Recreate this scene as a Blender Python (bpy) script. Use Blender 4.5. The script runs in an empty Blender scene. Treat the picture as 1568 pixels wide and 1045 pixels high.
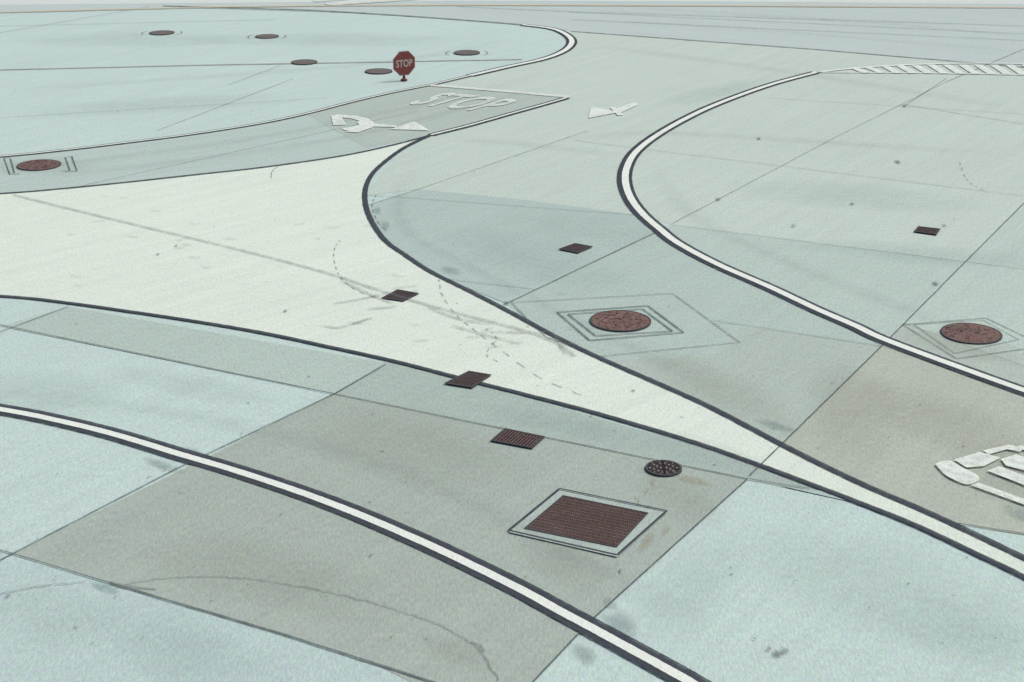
import bpy, math, random
from mathutils import Vector
random.seed(7)
W,HH=1568.0,1045.0
F=2450.0; PIT=math.atan(922.0/F); CH=12.0
sp,cp=math.sin(PIT),math.cos(PIT)
K=(1.24,1.215,1.285)
def P(u,v,z=0.0):
    x=(u-W/2)/F; y=(HH/2-v)/F
    t=(CH-z)/(sp-y*cp)
    return Vector((x*t,(cp+y*sp)*t,z))
def ppm(v):
    y=(HH/2-v)/F
    t=CH/(sp-y*cp); d=math.atan2(CH,(cp+y*sp)*t)
    return F/t, math.sin(d)
def lin(c):
    c=c/255.0
    return c/12.92 if c<=0.04045 else ((c+0.055)/1.055)**2.4
def alb(rgb): 
    m=sum(rgb)/3; rgb=[m+(c-m)*.84 for c in rgb]
    return tuple(min(0.92,lin(c)/K[i]) for i,c in enumerate(rgb))
scene=bpy.context.scene
# ---------------- materials
d1=(P(512,603)-P(20,848)); ANG=math.atan2(d1.y,d1.x)
def mat(name,rgb,large=0.07,mid=0.06,streak=0.18,grain=0.62,alpha=False,strength=1.0,breakup=0.0,rough=0.9,ang=None,metal=False,bscale=3.0):
    m=bpy.data.materials.new(name); m.use_nodes=True
    nt=m.node_tree; N=nt.nodes; L=nt.links; N.clear()
    out=N.new('ShaderNodeOutputMaterial')
    if metal:
        bs=N.new('ShaderNodeBsdfPrincipled'); bs.inputs['Roughness'].default_value=rough; bs.inputs['Specular IOR Level'].default_value=.2; cin=bs.inputs['Base Color']
    else:
        bs=N.new('ShaderNodeBsdfDiffuse'); cin=bs.inputs['Color']
    geo=N.new('ShaderNodeNewGeometry')
    def noise(scale,detail,r,vec=None):
        n=N.new('ShaderNodeTexNoise'); n.inputs['Scale'].default_value=scale
        n.inputs['Detail'].default_value=detail; n.inputs['Roughness'].default_value=r
        L.new(vec or geo.outputs['Position'],n.inputs['Vector']); return n
    def madd(a,mul,add):
        k=N.new('ShaderNodeMath'); k.operation='MULTIPLY_ADD'
        L.new(a,k.inputs[0]); k.inputs[1].default_value=mul
        if isinstance(add,float): k.inputs[2].default_value=add
        else: L.new(add,k.inputs[2])
        return k.outputs[0]
    def scaled(vec):
        q=N.new('ShaderNodeVectorMath'); q.operation='MULTIPLY'
        L.new(geo.outputs['Position'],q.inputs[0]); q.inputs[1].default_value=vec; return q.outputs[0]
    gb=grain*.5
    if alpha:
        f=madd(noise(1.3,2,.65).outputs['Fac'],mid,1.0-mid/2-gb/2)
    else:
        f=madd(noise(0.13,2,.55).outputs['Fac'],large,1.0-(large+mid+streak)/2-gb/2)
        f=madd(noise(1.1,3,.7).outputs['Fac'],mid,f)
        mp=N.new('ShaderNodeMapping'); mp.vector_type='TEXTURE'
        mp.inputs['Rotation'].default_value=(0,0,ANG if ang is None else ang)
        mp.inputs['Scale'].default_value=(9.0,0.42,1)
        L.new(geo.outputs['Position'],mp.inputs['Vector'])
        f=madd(noise(1.0,3,.75,mp.outputs['Vector']).outputs['Fac'],streak,f)
    f=madd(noise(1.0,0,.8,scaled((32,7,1))).outputs['Fac'],gb,f)
    g=noise(1.0,1,.9,scaled((58,30,1)))
    vm=N.new('ShaderNodeVectorMath'); vm.operation='MULTIPLY_ADD'
    L.new(g.outputs['Color'],vm.inputs[0]); vm.inputs[1].default_value=(grain*1.5,)*3; vm.inputs[2].default_value=(1-grain*.75,)*3
    v2=N.new('ShaderNodeVectorMath'); v2.operation='SCALE'
    L.new(vm.outputs[0],v2.inputs[0]); L.new(f,v2.inputs['Scale'])
    v3=N.new('ShaderNodeVectorMath'); v3.operation='MULTIPLY'
    L.new(v2.outputs[0],v3.inputs[0]); v3.inputs[1].default_value=alb(rgb)
    L.new(v3.outputs[0],cin)
    if alpha:
        at=N.new('ShaderNodeAttribute'); at.attribute_name='a'
        ma=N.new('ShaderNodeMath'); ma.operation='MULTIPLY'; ma.use_clamp=True
        L.new(at.outputs['Fac'],ma.inputs[0]); ma.inputs[1].default_value=strength
        res=ma.outputs[0]
        if breakup>0:
            bn=noise(bscale,3,.75)
            mr=N.new('ShaderNodeMapRange'); mr.inputs['From Min'].default_value=.36
            mr.inputs['From Max'].default_value=.58
            mr.inputs['To Min'].default_value=1-breakup; mr.inputs['To Max'].default_value=1
            L.new(bn.outputs['Fac'],mr.inputs['Value'])
            mb=N.new('ShaderNodeMath'); mb.operation='MULTIPLY'
            L.new(res,mb.inputs[0]); L.new(mr.outputs[0],mb.inputs[1]); res=mb.outputs[0]
        tr=N.new('ShaderNodeBsdfTransparent'); mx=N.new('ShaderNodeMixShader')
        L.new(res,mx.inputs[0]); L.new(tr.outputs[0],mx.inputs[1]); L.new(bs.outputs[0],mx.inputs[2])
        L.new(mx.outputs[0],out.inputs['Surface'])
    else: L.new(bs.outputs[0],out.inputs['Surface'])
    return m
_cache={}
def slabmat(rgb,**k):
    key=(rgb,tuple(sorted(k.items())))
    if key not in _cache: _cache[key]=mat('concrete_%d_%d_%d'%rgb,rgb,**k)
    return _cache[key]
# ---------------- mesh builder
class B:
    def __init__(s): s.v=[];s.f=[];s.a=[];s.m=[];s.mats=[]
    def mi(s,m):
        if m not in s.mats: s.mats.append(m)
        return s.mats.index(m)
    def poly(s,pts,m,a=1.0):
        i=len(s.v); s.v+= [tuple(p) for p in pts]; s.a+=[a]*len(pts)
        f=list(range(i,i+len(pts)))
        ar=sum(pts[k].x*pts[(k+1)%len(pts)].y-pts[(k+1)%len(pts)].x*pts[k].y for k in range(len(pts)))
        if ar<0: f.reverse()
        s.f.append(f); s.m.append(s.mi(m))
    def ribbon(s,pts,o0,o1,z,m,soft=False,taper=False,jit=0.0):
        n=len(pts); i0=len(s.v); mid=(o0+o1)/2
        offs=[o0,mid,o1] if soft else [o0,o1]
        for k in range(n):
            a=pts[max(0,k-1)]; b=pts[min(n-1,k+1)]
            d=(b-a); d.z=0; d.normalize(); nn=Vector((-d.y,d.x,0))
            for j,o in enumerate(offs):
                p=pts[k]+nn*(o+(random.uniform(-jit,jit) if jit else 0)); s.v.append((p.x,p.y,z))
                al=1.0
                if soft and j!=1: al=0.0
                if taper:
                    q=min(k,n-1-k)/max(1,n*0.2); al*=min(1,q)
                s.a.append(al)
        w=len(offs); mi=s.mi(m)
        for k in range(n-1):
            for j in range(w-1):
                A=i0+k*w+j
                s.f.append([A,A+w,A+w+1,A+1]); s.m.append(mi)
    def blob(s,u,v,rx,ry,z,m,rot=0.0,seg=28):
        pp,sd=ppm(v); c=P(u,v,z); i0=len(s.v)
        s.v.append(tuple(c)); s.a.append(1.0)
        rad=[random.uniform(.8,1.2) for _ in range(seg)]
        rad=[(rad[k-1]+rad[k]+rad[(k+1)%seg])/3 for k in range(seg)]
        ring=[(.35,.85),(.65,.5),(.85,.18),(1.0,0)]
        for fr,al in ring:
            for k in range(seg):
                t=2*math.pi*k/seg
                x=math.cos(t)*rx*fr*rad[k]; y=math.sin(t)*ry*fr*rad[k]
                x,y=x*math.cos(rot)-y*math.sin(rot),x*math.sin(rot)+y*math.cos(rot)
                s.v.append((c.x+x/pp,c.y-y/(pp*sd),z)); s.a.append(al)
        mi=s.mi(m)
        for k in range(seg):
            k2=(k+1)%seg
            s.f.append([i0,i0+1+k2,i0+1+k]); s.m.append(mi)
            for r in range(len(ring)-1):
                A=i0+1+r*seg
                s.f.append([A+k,A+k2,A+seg+k2,A+seg+k]); s.m.append(mi)
    def box(s,c0,c1,c2,c3,z0,z1,m):
        i=len(s.v)
        for z in (z0,z1):
            for c in (c0,c1,c2,c3): s.v.append((c.x,c.y,z)); s.a.append(1)
        mi=s.mi(m)
        for f in ([4,5,6,7],[0,1,5,4],[1,2,6,5],[2,3,7,6],[3,0,4,7]):
            s.f.append([i+q for q in f]); s.m.append(mi)
    def done(s,name,parent=None):
        me=bpy.data.meshes.new(name)
        me.from_pydata(s.v,[],s.f)
        for m in s.mats: me.materials.append(m)
        for p,mi in zip(me.polygons,s.m): p.material_index=mi
        at=me.attributes.new('a','FLOAT','POINT'); at.data.foreach_set('value',s.a)
        me.update()
        o=bpy.data.objects.new(name,me); scene.collection.objects.link(o)
        if parent: o.parent=parent
        return o
def cm(pts,n=10):
    out=[]
    for i in range(len(pts)-1):
        p0=pts[max(0,i-1)];p1=pts[i];p2=pts[i+1];p3=pts[min(len(pts)-1,i+2)]
        for k in range(n):
            t=k/n
            out.append(tuple(0.5*((2*p1[j])+(-p0[j]+p2[j])*t+(2*p0[j]-5*p1[j]+4*p2[j]-p3[j])*t*t+(-p0[j]+3*p1[j]-3*p2[j]+p3[j])*t**3) for j in (0,1)))
    out.append(tuple(pts[-1])); return out
def WP(pts,z=0,n=10,curve=True):
    q=cm(pts,n) if curve else pts
    return [P(a,b,z) for a,b in q]
def seg(a,b,z,n=12,w=0.0):
    return [P(a[0]+(b[0]-a[0])*k/n+random.uniform(-w,w),a[1]+(b[1]-a[1])*k/n+random.uniform(-w,w)*.5,z) for k in range(n+1)]
Z1,Z2,Z3=.004,.008,.012
ZS=.016; ZJ=.026; ZB=.030; ZW=.034; ZC=.038
# ---------------- ground
BASE=(189,210,208)
g=B(); gm=slabmat(BASE)
g.poly([Vector((-2500,-400,0)),Vector((2500,-400,0)),Vector((2500,4500,0)),Vector((-2500,4500,0))],gm)
ground=g.done('ground')

lineA=[(-500,560),(-250,590),(0,629),(100,649),(180,669),(275,698),(350,720),(430,746),(500,771),(570,799),(650,834),(720,867),(800,907),(860,940),(905,964),(960,994),(1020,1027),(1080,1062),(1250,1170),(1450,1310)]
lineB=[(-500,440),(-250,444),(0,455),(100,465),(200,479),(300,494),(400,511),(500,532),(600,554),(690,577),(740,590),(800,605),(900,631),(1000,660),(1080,685),(1148,709),(1200,728),(1300,766),(1400,806),(1500,853),(1568,886),(1750,980),(1950,1095)]
lineC=[(660,208),(622,226),(592,247),(570,268),(560,290),(560,315),(570,342),(590,370),(620,392),(660,418),(720,448),(780,479),(850,517),(920,551),(1000,586),(1080,622),(1150,658),(1197,683),(1260,715),(1330,748),(1400,778),(1440,796),(1500,824),(1568,857),(1750,945),(1950,1052)]
lineT=[(-500,322),(-250,312),(0,298),(100,290),(200,280),(300,269),(400,258),(500,244),(560,233),(620,219),(660,208)]
lineT2=[(660,208),(720,193),(780,176),(830,162),(868,151)]
lineD=[(1250,112),(1180,131),(1110,156),(1060,178),(1010,206),(975,233),(960,258),(958,282),(967,307),(985,330),(1010,352),(1040,375),(1100,407),(1180,442),(1250,475),(1310,501),(1350,520),(1440,554),(1568,600),(1750,662),(1950,725)]
lineE=[(-500,278),(-250,262),(0,241),(100,231),(200,219),(300,206),(400,190),(470,175),(540,157),(600,143),(660,131),(720,117),(780,103),(830,92),(860,81),(874,70),(874,60),(860,50),(840,44),(800,39),(700,31),(600,24),(500,18)]

s=B()
def slab(pts,rgb,z,**k): s.poly([P(a,b,z) for a,b in pts],slabmat(rgb,**k))
topj=[(-600,30),(-200,22),(0,19),(200,13),(380,10),(500,16),(700,30),(830,41),(875,48),(1240,75),(1568,103),(2200,150),(2200,-60),(-600,-60)]
slab(topj,(186,200,201),Z1,ang=ANG+1.57,large=.08,mid=.06)  # far band colored paler; distance haze put into its color
slab([(-600,16),(0,8),(700,2),(1100,3),(1568,7),(2200,12),(2200,-60),(-600,-60)],(206,214,214),Z2,large=.05,mid=.06)
slab([(875,48),(1240,75),(1568,103),(2200,150),(2200,600),(1568,412),(1030,345),(985,330),(640,290),(560,300),(600,245),(660,208),(868,151),(660,131),(830,91),(874,68)],(191,206,199),Z1)
slab(cm(lineE[:11],6)+[(868,151)]+list(reversed(cm(lineT2,6)))+list(reversed(cm(lineT,6))),(180,198,195),Z2,ang=.6)
slab([(470,175),(540,157),(600,143),(660,131),(868,151),(780,176),(660,208),(560,226)],(175,190,184),Z3,ang=.9)
slab([(560,315),(640,290),(800,306),(985,330),(1010,352),(775,465),(660,418),(590,370)],(174,193,190),Z2)
slab([(775,465),(1010,352),(1350,530),(1197,683),(1000,600),(850,520)],(176,194,189),Z1)
slab([(1145,500),(1350,530),(1197,683),(1100,635),(920,553),(1090,545)],(175,190,183),Z2)
slab([(1010,352),(1030,345),(1568,412),(2200,520),(2200,640),(1385,495),(1350,530)],(181,199,193),Z2)
slab([(1385,495),(1568,310),(2200,-0),(2200,640),(1568,560)],(184,201,195),Z3)
slab([(1350,530),(1197,683),(1440,797),(1800,860),(2200,940),(2200,700),(1568,565)],(178,185,175),Z1,large=.05)
slab([(1350,530),(1385,495),(2200,640),(2200,700),(1568,600)],(177,190,183),Z2)
slab([(-500,640),(105,470),(590,556),(512,603),(0,500)],(180,199,195),Z1)
slab([(105,470),(590,556),(512,603),(20,504)],(177,195,189),Z2)
slab([(590,553),(512,603),(1145,733),(1300,768),(1148,707),(740,590)],(168,185,179),Z1)
slab([(20,848),(512,603),(830,668),(1145,733),(905,950),(815,1045),(760,1110),(560,1010),(170,893)],(167,180,173),Z2,large=.14,mid=.08)
slab([(1145,733),(1300,768),(1260,752),(1195,745)],(176,194,193),Z3)
slab([(-300,760),(20,848),(170,893),(560,1010),(760,1110),(300,1500),(-700,1300)],(182,203,203),Z1)
s.done('concrete_slabs',ground)

yz=B(); ym=mat('pale_concrete_paint',(217,227,217),large=.08,mid=.07,streak=.2,grain=.5,ang=math.atan2((P(500,400)-P(200,480)).y,(P(500,400)-P(200,480)).x))
poly=cm(lineT,6)+cm(lineC,6)[1:]+list(reversed(cm(lineB,6)))
yz.poly([P(a,b,Z3+.002) for a,b in poly],ym)
yz.done('painted_island_marking')

# ---------------- stains
st=B(); zc=[ZS]
def nz():
    zc[0]+=.0001; return zc[0]
brown=mat('stain_brown',(172,174,160),alpha=True,strength=.18,breakup=.3,bscale=.6)
light=mat('stain_light',(203,220,218),alpha=True,strength=.28,breakup=.4,bscale=.8)
blue=mat('stain_blue',(168,190,193),alpha=True,strength=.15,breakup=.4,bscale=.7)
spot=mat('oil_spot',(104,110,112),alpha=True,strength=.7,breakup=.3,bscale=8)
edge=mat('damp_edge',(155,176,176),alpha=True,strength=.5,breakup=.4,bscale=2.5)
for u,v,rx,ry,m,r in [(620,680,230,70,brown,.2),
 (1070,690,120,26,light,.25),(1040,760,80,40,brown,.4),(985,835,40,30,light,-.8),
 (200,790,150,30,light,-.4),(400,880,240,60,brown,.2),(280,990,200,60,blue,.3),(80,940,120,50,light,.2),
 (60,600,160,40,light,.1),(1350,900,260,90,light,.3),(1050,900,140,60,blue,-.7),(1500,980,160,60,blue,.2),
 (820,395,180,45,blue,.25),(900,350,160,30,light,.1),(1090,590,140,45,brown,.5),
 (1450,650,140,60,brown,.3),(1300,620,100,70,brown,-.7),(1480,530,110,26,brown,.2),(1560,730,90,60,brown,.1),
 (1300,300,200,26,light,.05),(1420,390,200,20,blue,.08),
 (1100,140,120,12,light,-.2),
 (200,60,200,14,light,0),(500,60,220,12,light,0),(250,160,220,16,light,-.05),(60,254,110,16,brown,0),
 (860,860,90,40,brown,.4),(700,1000,80,25,brown,.3),
 (300,590,150,20,light,.15),(860,650,160,20,blue,.2)]:
    st.blob(u,v,rx,ry,nz(),m,r)
for u,v,rx,ry,r in [(950,955,34,22,.5),(935,925,16,10,.5),(690,414,20,7,.2),(1190,652,34,8,.3),(578,322,9,6,.8),(160,900,30,8,.3),(895,1000,24,18,.6),(250,712,40,7,.3),(1215,346,8,3,-.6),(300,692,34,5,.3),(590,345,10,8,1),(1575,790,40,14,.3)]:
    st.blob(u,v,rx,ry,nz(),edge,r)
rs=mat('rust_weep',(186,180,156),alpha=True,strength=.55,breakup=.5,bscale=6)
for u,v,rx,ry,r in [(1000,738,10,4,-1.2),(990,752,9,3,-1.0),(978,768,8,3,-1.3),(1060,735,34,8,.2),(990,830,26,8,-.8),(1020,812,14,5,-.7)]:
    st.blob(u,v,rx,ry,nz(),rs,r)
for u,v,rx,ry,r in [(948,865,6,14,0.2),(953,878,6,8,-.2)]:
    st.blob(u,v,rx,ry,nz(),light,r); st.blob(u,v,rx*.8,ry*.8,nz(),light,r)
for _ in range(170):
    u=random.uniform(-100,1668); v=60+960*random.random()**.8
    q=random.uniform(1.0,2.4)*(.4+v/900)
    st.blob(u,v,q*random.uniform(.7,1.6),q*.45,nz(),spot,random.uniform(-.3,.3),seg=10)
for u,v,q in [(1100,305,5),(1375,248,6),(1385,162,4),(1432,434,6),(568,850,4),(12,912,5),(775,464,6),(1305,312,4),(970,598,4),(1190,1000,10),(1202,996,8),(1178,993,6),(242,389,3),(270,376,3),(437,476,4),(1162,212,4),(1446,345,4)]:
    st.blob(u,v,q,q*.6,nz(),spot,0,seg=12)
st.done('pavement_stains',ground)

# ---------------- tyre marks
tm=B()
tyre=mat('tyre_rubber',(135,142,142),alpha=True,strength=.5,breakup=.6,bscale=4)
tyre2=mat('tyre_rubber_faint',(138,146,147),alpha=True,strength=.09,breakup=.6,bscale=2)
tm.ribbon(WP([(20,300),(120,325),(240,354),(380,388),(500,420),(560,440),(640,465),(720,487),(800,508),(850,526),(880,548)],0),-.09,.09,nz()+.004,tyre,soft=True)
for pts in [[(487,500),(520,504),(560,492),(572,489)],[(505,468),(545,462),(590,452)],[(850,515),(858,532),(868,546)],[(530,497),(560,497)],
            [(600,444),(640,440)],[(650,470),(700,490),(760,500)],[(740,510),(800,512),(850,510)],[(560,476),(610,472)],[(520,430),(560,450),(610,470)],[(690,500),(730,512),(800,530)]]:
    tm.ribbon(WP(pts),-.07,.07,nz()+.004,tyre,soft=True,taper=True)
for k in range(60):
    u=random.uniform(100,900); v=random.uniform(300,560)
    if v>455+(u-0)*.14-10 or v<300+max(0,(u-560))*.4: continue
    if u>560 and v<400: continue
    l=random.uniform(8,30); dy=random.uniform(-.1,.15)
    tm.ribbon(WP([(u,v),(u+l/2,v+dy*l/2+1),(u+l,v+dy*l)],n=3),-.04,.04,nz()+.004,tyre,soft=True,taper=True)
for k,(pts,w) in enumerate([([(0,600),(300,640),(600,720),(900,860),(1100,980)],.4),([(1000,250),(1060,330),(1200,400),(1400,480),(1568,540)],.4),
    ([(640,260),(610,300),(630,360),(740,420),(900,500),(1100,600)],.3),([(0,262),(200,240),(400,212),(560,180),(700,150),(860,110)],.4),
    ([(0,280),(200,258),(400,232),(560,205),(700,170),(860,130)],.4),([(900,70),(1200,110),(1568,170)],.6),([(0,140),(300,120),(600,95),(800,60)],.5),
    ([(870,215),(1000,205),(1200,215),(1568,240)],.5),([(690,214),(800,222),(950,240)],.5),([(960,12),(1250,30),(1568,56)],.4),([(900,30),(1200,50),(1568,82)],.4),([(700,12),(1000,22),(1568,40)],.4)]):
    tm.ribbon(WP(pts),-w,w,nz()+.004,tyre2,soft=True,taper=True)
tm.done('tyre_marks',ground)

# ---------------- joints & cracks
j=B()
jm=mat('joint_dark',(96,106,110),alpha=True,strength=.8,breakup=.3,bscale=2)
jl=mat('joint_faint',(126,136,134),alpha=True,strength=.55,breakup=.4,bscale=2)
jb=mat('joint_rusty',(150,128,116),alpha=True,strength=.9,breakup=.25,bscale=1)
def J(a,b,m=jm,w=.015,wob=.25): 
    j.ribbon(seg(a,b,ZJ,16,wob),-w,w,ZJ+random.uniform(0,.0015),m)
J((-30,873),(275,715)); J((275,715),(512,603)); J((512,603),(590,558)); J((775,465),(1010,353)); J((1030,342),(1280,210),jl); J((1280,210),(1450,125),jl)
J((1450,125),(1568,75),jl,.03)
J((740,1125),(905,950)); J((905,950),(1145,733)); J((1148,728),(1197,680)); J((1197,680),(1350,530)); J((1350,530),(1385,495)); J((1385,495),(1568,311)); J((1568,311),(1800,80))
J((-400,395),(0,497),jl); J((0,497),(512,603)); J((512,603),(1145,733),jm,.016); J((1145,733),(1240,748))
J((-60,824),(170,893)); J((170,893),(420,967),jm,.022,.8); J((420,967),(760,1075),jm,.022,.8)
J((1030,344),(1568,412),jl); J((560,298),(985,330),jl,.016); J((560,315),(640,290),jl); J((640,290),(900,200),jl,.016); 
J((690,428),(820,443),jl); J((1090,490),(1350,530),jl); J((0,508),(105,469)); J((1440,797),(1600,822))
J((875,48),(1240,75),jm,.06); J((1240,75),(1568,103),jm,.06); J((1568,103),(2100,148),jm,.06)
J((875,30),(1568,62),jl,.04); J((870,18),(1568,40),jl,.04); J((300,12),(560,20),jm,.04); J((700,10),(1568,52),jl,.04)
J((0,107),(300,100),jb,.055); J((300,100),(800,91),jb,.055); J((-500,118),(0,107),jb,.055)
J((0,40),(420,30),jl,.03);J((0,50),(230,10),jl,.03); J((880,215),(1568,300),jl,.016); J((1385,160),(1568,190),jl,.025); J((1180,150),(1568,175),jl,.016)
J((0,180),(500,150),jl,.016); J((100,290),(640,170),jl,.016); J((1385,162),(1450,120),jl,.02)
J((430,100),(350,130),jl,.02);J((240,200),(450,120),jl,.02)
def C(pts,m=jm,w=.018,wob=1.2,dash=False):
    q=cm(pts,10); q=[(a+random.uniform(-wob,wob),b+random.uniform(-wob,wob)*.6) for a,b in q]
    if dash:
        for k in range(0,len(q)-3,4): j.ribbon([P(*x) for x in q[k:k+3]],-w,w,ZJ+.002,m)
    else: j.ribbon([P(*x) for x in q],-w,w,ZJ+.002,m)
C([(195,897),(250,888),(320,885),(400,890),(470,902),(540,917),(610,937),(670,958),(720,985),(745,1012),(765,1045)],jl,.012,2.0)
C([(170,893),(195,899),(240,905)],jl); C([(720,985),(735,990),(740,1000)],jl); C([(0,912),(60,900),(130,893)],jl,.012)
C([(430,254),(418,262),(415,275)],jl,.016,.5)
C([(520,370),(512,385),(514,410),(525,430),(550,448),(590,462)],jl,.016,.6,True)
C([(672,430),(678,455),(700,485),(730,510),(770,540),(830,582),(900,610)],jl,.016,.8,True)
C([(745,505),(760,520),(745,545),(775,560)],jl,.014,.8,True); C([(1470,250),(1478,272),(1492,286),(1515,294)],jl,.016,.6,True)
C([(576,300),(570,318),(578,340),(600,362)],jl,.02,.8,True)
def O(pts,m=jm,w=.03,close=True):
    n=len(pts)
    for k in range(n if close else n-1): J(pts[k],pts[(k+1)%n],m,w,0)
O([(992,468),(1047,509),(903,521),(853,478)],jm,.022); O([(984,473),(1030,507),(912,514),(870,481)],jm,.02)
O([(783,463),(1030,449),(1133,524),(912,546),(835,515)],jl,.02)
O([(1383,497),(1510,487),(1600,530),(1465,549)],jl,.022); O([(1400,497),(1505,490),(1560,520),(1462,541)],jl,.016)
for a,b in [((6,242),(15,267)),((16,243),(22,265)),((100,241),(107,261)),((110,240),(118,262)),((6,242),(16,242)),((15,267),(30,266)),((92,262),(107,261)),((104,240),(113,240)),((118,262),(100,263))]: J(a,b,jm,.022,0)
j.done('pavement_joints',ground)

# ---------------- lane lines
blk=mat('black_paint',(74,79,90),mid=.4,grain=.8,alpha=True,strength=.97,breakup=.15,bscale=5)
wht=mat('white_paint',(228,233,228),large=.06,mid=.14,streak=.08,grain=.4)
ylw=mat('yellow_paint_worn',(208,192,165),mid=.2,grain=.4,alpha=True,strength=.8,breakup=.4,bscale=2)
whtw=mat('white_paint_worn',(228,235,230),mid=.12,grain=.5,alpha=True,strength=.96,breakup=.25,bscale=5)
whtf=mat('white_paint_faded',(220,227,222),mid=.2,grain=.5,alpha=True,strength=.9,breakup=.25,bscale=3)
whtt=mat('white_lettering_faded',(222,230,224),mid=.15,grain=.5,alpha=True,strength=.88,breakup=.35,bscale=3.5)
def lane(name,pts,wd,o=(.16,.18,.14)):
    b=B(); w=WP(pts,0,12); t=o[1]/2
    b.ribbon(w,-t-o[2],t+o[0],ZB,blk,jit=.004); b.ribbon(w,-t,t,ZW,wd,jit=.003); return b.done(name)
lane('lane_line_marking',lineA,wht,(.15,.175,.12))
lane('lane_line_marking',lineD,wht,(.10,.20,.14))
lane('lane_line_marking',lineE[:12],wht,(.08,.10,.08))
lane('lane_line_marking',lineE[11:20],wht,(.12,.22,.12))
lane('lane_line_marking',lineT2,wht,(.11,.11,.11))
b=B(); b.ribbon(WP(lineE[18:]+[(430,15),(250,10)],0,10),-.1,.1,ZB-.001,jm); b.done('edge_line_marking')
for i_,L_ in enumerate((lineB,lineC,lineT)):
    b=B(); h=(.065,.075,.05)[i_]
    b.ribbon(WP(L_,0,12),-h,h,ZB+.0012*(1+i_),blk,jit=.005); b.done('island_edge_marking')
b=B(); b.ribbon(WP([(660,132),(760,140),(870,150)],0,5),-.16,.16,ZW,whtf); b.done('stop_bar_marking')
b=B(); b.ribbon(WP([(-500,32),(0,20),(200,15),(400,11),(700,9),(1100,10),(1568,13),(2000,16)],0,8),-.2,.2,ZW,ylw); b.done('taxiway_line_marking')
b=B(); b.ribbon(WP([(500,8),(620,0),(760,-10)],0,8),-.4,.4,ZW,whtf);b.ribbon(WP([(480,3),(560,-3)],0,8),-.3,.3,ZW,whtf); b.done('taxiway_line_marking')
b=B()
b.ribbon(WP([(1250,112),(1330,104),(1440,99),(1568,99),(1800,106)],0,6),-.09,.09,ZW,whtw)
b.ribbon(WP([(1250,112),(1400,113),(1568,116),(1800,122)],0,6),-.07,.07,ZW,whtw)
for k in range(18):
    u=1305+k*24
    tp=104 if u<1340 else (101 if u<1420 else 100)
    b.ribbon([P(u,tp+.5),P(u+22,113+.01*(u-1300))],-.16,.16,ZW+.001,whtw)
b.done('hatched_marking')
b=B()
for q in [[(905,164),(948,172),(901,181)],[(938,169),(968,158),(976,158),(976,161),(950,173)],[(934,165),(942,164),(955,176),(946,177)]]:
    b.poly([P(x,y,ZW) for x,y in q],whtw)
    ZW+=.0007
b.done('arrow_marking')
b=B()
b.ribbon(WP([(526,200),(548,197),(562,192),(558,186),(545,182),(528,180),(512,179)],0,6),-.2,.2,ZW,whtw)
for q in [[(507,177),(522,178),(530,191),(510,192)],[(546,186),(574,188),(571,195),(548,203),(528,202),(552,194)],[(572,190),(608,192),(606,195),(570,194)],[(597,198),(658,200),(634,186),(622,190)]]:
    ZW+=.0007; b.poly([P(x,y,ZW) for x,y in q],whtw)
b.done('arrow_marking')
ZW+=.001
def text_mesh(body):
    cu=bpy.data.curves.new('txt','FONT'); cu.body=body; cu.resolution_u=3; cu.offset=0.02
    o=bpy.data.objects.new('txt',cu); scene.collection.objects.link(o)
    dg=bpy.context.evaluated_depsgraph_get(); me=bpy.data.meshes.new_from_object(o.evaluated_get(dg))
    vs=[v.co.copy() for v in me.vertices]; fs=[list(p.vertices) for p in me.polygons]
    bpy.data.objects.remove(o); return vs,fs
vs,fs=text_mesh('STOP')
x0=min(v.x for v in vs);x1=max(v.x for v in vs);y0=min(v.y for v in vs);y1=max(v.y for v in vs)
q=[P(622,161),P(735,173),P(800,155),P(684,143)]
b=B(); mi=b.mi(whtt)
for v in vs:
    s_=(v.x-x0)/(x1-x0);t_=(v.y-y0)/(y1-y0)
    p=q[0]*(1-s_)*(1-t_)+q[1]*s_*(1-t_)+q[2]*s_*t_+q[3]*(1-s_)*t_
    b.v.append((p.x,p.y,ZW)); b.a.append(1.0)
for f in fs: b.f.append(f); b.m.append(mi)
b.done('stop_lettering_marking')
b=B()
def sm(pts,n=5):
    q=cm(pts+[pts[0]],n)[:-1]; return q
sh=[sm([(1432,711),(1440,707),(1456,706),(1472,715),(1500,731),(1482,742),(1450,729)]),[(1461,704),(1500,692),(1532,701),(1507,714),(1480,716)],[(1505,690),(1546,681),(1568,687),(1562,692),(1542,688),(1514,696)],
          [(1533,703),(1556,696),(1640,724),(1620,734),(1540,713)],[(1486,743),(1498,739),(1640,790),(1632,796)],[(1512,721),(1530,714),(1630,752),(1612,760)],[(1562,682),(1640,703),(1634,708),(1556,686)]]
for q in sh:
    ZW+=.0006; b.poly([P(x,y,ZW) for x,y in q],whtw)
b.done('vehicle_symbol_marking')

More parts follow.
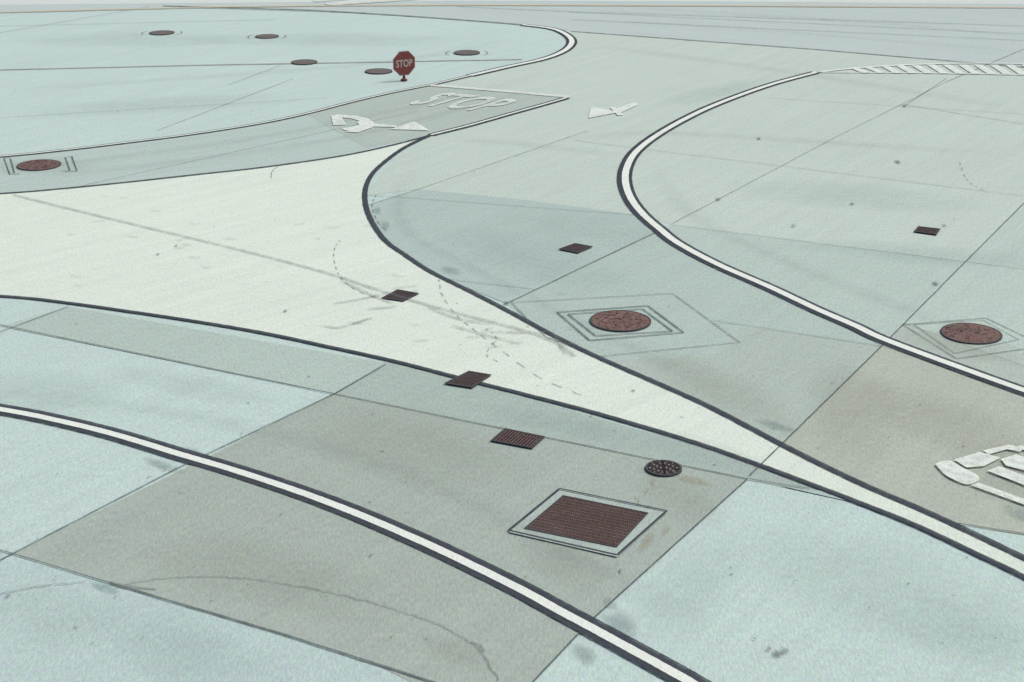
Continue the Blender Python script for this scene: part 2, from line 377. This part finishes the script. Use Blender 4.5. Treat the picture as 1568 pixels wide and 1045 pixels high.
# ---------------- grates
steel=mat('rusty_steel',(92,76,76),mid=.6,streak=.3,grain=1.2,rough=.8,metal=True)
shade_fleck=mat('recess_shade_and_fleck',(52,48,54),mid=.4,streak=.1,grain=.9)  # dark color stands in for shade under grate bars; also manhole base and flecks
rim=mat('cast_rim',(80,78,84),mid=.4,streak=.1,grain=.9,metal=True)
rust=mat('rusty_cover',(106,84,79),mid=.9,streak=.3,grain=1.3,rough=.8,metal=True)
pit=mat('pit_cover_rust',(124,92,85),mid=1.0,streak=.3,grain=1.7,rough=.8,metal=True)
lightc=mat('frame_concrete',(172,187,182),grain=.6)
def bil(q,s_,t_): return q[0]*(1-s_)*(1-t_)+q[1]*s_*(1-t_)+q[2]*s_*t_+q[3]*(1-s_)*t_
def grate(name,px,nb,barm=steel,fr=.06,cross=3,hi=.005):
    q=[P(a,b_) for a,b_ in px]; b=B()
    z=ZC
    b.poly([v+Vector((0,0,z)) for v in q],shade_fleck)
    def bx(s0,s1,t0,t1,z1,m): b.box(bil(q,s0,t0),bil(q,s1,t0),bil(q,s1,t1),bil(q,s0,t1),z+.002,z1,m)
    bx(0,fr,0,1,z+hi+.004,rim);bx(1-fr,1,0,1,z+hi+.004,rim);bx(fr,1-fr,0,fr,z+hi+.004,rim);bx(fr,1-fr,1-fr,1,z+hi+.004,rim)
    st_=(1-2*fr)/nb
    for k in range(nb):
        a=fr+k*st_; bx(a+st_*.25,a+st_*.75,fr,1-fr,z+hi,barm)
    for k in range(cross):
        t=fr+(k+1)*(1-2*fr)/(cross+1); bx(fr,1-fr,t-.01,t+.01,z+hi+.002,barm)
    return b.done(name)
grate('drain_grate',[(718,571),(753,577),(723,597),(680,590)],9)
grate('drain_grate',[(609,446),(642,452),(618,464),(584,459)],8)
grate('drain_grate',[(880,375),(908,380),(885,390),(855,384)],8)
grate('drain_grate',[(1406,349),(1440,353),(1434,362),(1399,357)],8)
grate('drain_grate',[(773,659),(835,672),(815,690),(751,678)],12,rust)
b=B(); out=[(857,751),(1021,785),(945,853),(779,815)]
b.poly([P(x,y,ZB+.003) for x,y in out],lightc)
for k in range(4):
    a=out[k];c=out[(k+1)%4]; b.ribbon([P(*a),P(*c)],-.022,.022,ZB+.005+k*.0004,blk)
b.done('vault_collar')
grate('utility_vault_cover',[(862,762),(993,789),(944,842),(802,813)],40,rust,.015,12,.004)

def disc(b,c,r0,r1,z0,z1,m,seg=40):
    i=len(b.v)
    for (r,z) in ((r1,z0),(r1,z1),(r0,z1)):
        for k in range(seg):
            t=2*math.pi*k/seg; b.v.append((c.x+r*math.cos(t),c.y+r*math.sin(t),z)); b.a.append(1)
    mi=b.mi(m)
    for k in range(seg):
        k2=(k+1)%seg
        b.f.append([i+k,i+k2,i+seg+k2,i+seg+k]); b.m.append(mi)
        b.f.append([i+seg+k,i+seg+k2,i+2*seg+k2,i+2*seg+k]); b.m.append(mi)
def cover(name,u,v,rx,m=pit,big=False):
    pp,sd=ppm(v); r=rx/pp; c=P(u,v); b=B()
    disc(b,c,r*.94,r,0,ZC+.006,rim); disc(b,c,0.0005,r*.94,0,ZC+.003,m)
    if big:
        for _ in range(200):
            t=random.random()*6.283; rr=r*.87*math.sqrt(random.random()); s_=r*random.uniform(.014,.036); a=random.random()*3
            p=c+Vector((rr*math.cos(t),rr*math.sin(t),0)); ex=Vector((math.cos(a)*s_,math.sin(a)*s_,0)); ey=Vector((-ex.y,ex.x,0))
            b.box(p-ex-ey,p+ex-ey,p+ex+ey,p-ex+ey,ZC+.004,ZC+.0045+random.random()*.003,random.choice((steel,rim,rust,shade_fleck)))
    return b.done(name)
cover('fuel_pit_cover',950,493.5,47,big=True); cover('fuel_pit_cover',1487,513,46,big=True)
cover('fuel_pit_cover',60,254.5,33,big=True)
dk=mat('cover_dark',(116,108,108),mid=.5,grain=1.0)
for u,v,r in [(248,51.5,19),(409,57,18),(715,82,20),(580,110.5,21),(466,96.5,20)]: cover('fuel_pit_cover',u,v,r,dk)
b=B()
for u,v,r in [(248,51.5,19),(409,57,18),(715,82,20)]:
    pp,sd=ppm(v); c=P(u,v)
    for s0 in (-.6,math.pi-.6):
        b.ribbon([c+Vector((math.cos(s0+k*.12),math.sin(s0+k*.12),0))*(r*1.6/pp) for k in range(11)],-.03,.03,ZJ+.003,jl)
b.done('pit_ring_marking')
b=B(); pp,sd=ppm(720); r=28/pp; c=P(1016,720)
disc(b,c,r*.88,r,0,ZC+.012,rim); disc(b,c,.0005,r*.88,0,ZC+.004,shade_fleck)
pale=mat('cover_pale',(150,148,140),mid=.4,grain=.9)
for k in range(-4,5):
    y=k*r*.19; hw=math.sqrt(max(0,(r*.84)**2-y*y))
    for x0_,x1_ in ((-hw,-.06*r),(.06*r,hw)):
        nseg=4
        for q_ in range(nseg):
            xa=x0_+(x1_-x0_)*(q_+.15)/nseg; xb=x0_+(x1_-x0_)*(q_+.85)/nseg
            p=c+Vector((0,y,0)); h=r*.05
            b.box(p+Vector((xa,-h,0)),p+Vector((xb,-h,0)),p+Vector((xb,h,0)),p+Vector((xa,h,0)),ZC+.005,ZC+.011,pale if (k+q_)%3==0 else steel)
b.done('manhole_cover')

# ---------------- stop sign
red=mat('sign_red',(146,70,70),large=.05,mid=.2,streak=.05,grain=.5,rough=.6,metal=True)
sw=mat('sign_white',(200,186,182),large=.05,mid=.1,streak=.05,grain=.3,rough=.6)
post=mat('post_red',(132,62,62),large=.05,mid=.3,streak=.05,grain=.5)
grey=mat('sign_back',(110,84,86),grain=.4)
base=P(619,124.5)
e=bpy.data.objects.new('stop_sign',None); scene.collection.objects.link(e); e.location=base; e.rotation_euler=(0,0,math.radians(30))
R=.455/math.cos(math.pi/8); cz=.22+.455
def octo(R_,y,m,name,th=0.0):
    b=B(); ring=[(R_*math.cos(math.pi/8+k*math.pi/4),R_*math.sin(math.pi/8+k*math.pi/4)) for k in range(8)]
    b.v=[(x,y,z+cz) for x,z in ring]+[(x,y+th,z+cz) for x,z in ring] ; b.a=[1]*16
    b.mi(m); b.f=[list(range(8))]; b.m=[0]
    if th:
        b.f.append(list(range(15,7,-1))); b.m.append(0)
        for k in range(8): b.f.append([k,k+8,(k+1)%8+8,(k+1)%8]); b.m.append(0)
    else:
        b.v=b.v[:8]; b.a=b.a[:8]
    return b.done(name,e)
octo(R,-.03,grey,'plate',.012); octo(R*.985,-.033,sw,'border'); octo(R*.945,-.036,red,'face')
b=B(); b.mi(sw); 
wx=.68; hy=.28
for v in vs:
    b.v.append((((v.x-x0)/(x1-x0)-.5)*wx,-.039,cz+((v.y-y0)/(y1-y0)-.5)*hy)); b.a.append(1)
b.f=[list(f) for f in fs]; b.m=[0]*len(fs); b.done('lettering',e)
b=B(); s5=.04; b.box(Vector((-s5,-.017,0)),Vector((s5,-.017,0)),Vector((s5,.05,0)),Vector((-s5,.05,0)),0,cz+.3,post); b.done('post',e)
b=B(); b.mi(post)
n=20
for (r,z) in ((.13,.03),(.13,.06),(.06,.1),(.001,.1)):
    for k in range(n): b.v.append((r*math.cos(6.2832*k/n),r*math.sin(6.2832*k/n)+.015,z)); b.a.append(1)
for a in range(3):
    for k in range(n): b.f.append([a*n+k,a*n+(k+1)%n,(a+1)*n+(k+1)%n,(a+1)*n+k]); b.m.append(0)
b.done('foot',e)

# ---------------- camera, light
cam=bpy.data.cameras.new('camera'); co=bpy.data.objects.new('camera',cam); scene.collection.objects.link(co)
co.location=(0,0,CH); co.rotation_euler=(math.pi/2-PIT,0,0)
cam.sensor_width=36; cam.lens=F/W*36; cam.clip_end=8000; cam.clip_start=.1; scene.camera=co
EL,AZ=math.radians(55),math.radians(75)
sd_=Vector((math.sin(AZ)*math.cos(EL),math.cos(AZ)*math.cos(EL),math.sin(EL)))
sl=bpy.data.lights.new('sun','SUN'); sl.energy=2.5; sl.angle=math.radians(20); sl.color=(1,.97,.92)
so=bpy.data.objects.new('sun',sl); scene.collection.objects.link(so); so.rotation_euler=sd_.to_track_quat('Z','Y').to_euler()
w=bpy.data.worlds.new('World'); scene.world=w; w.use_nodes=True; nt=w.node_tree
bg=nt.nodes['Background']; sk=nt.nodes.new('ShaderNodeTexSky'); sk.sky_type='NISHITA'; sk.sun_disc=False
sk.sun_elevation=EL; sk.sun_rotation=AZ; sk.dust_density=4.0; sk.air_density=1.0
nt.links.new(sk.outputs[0],bg.inputs[0]); bg.inputs[1].default_value=.12
scene.view_settings.view_transform='Standard'; scene.view_settings.look='None'; scene.view_settings.exposure=0
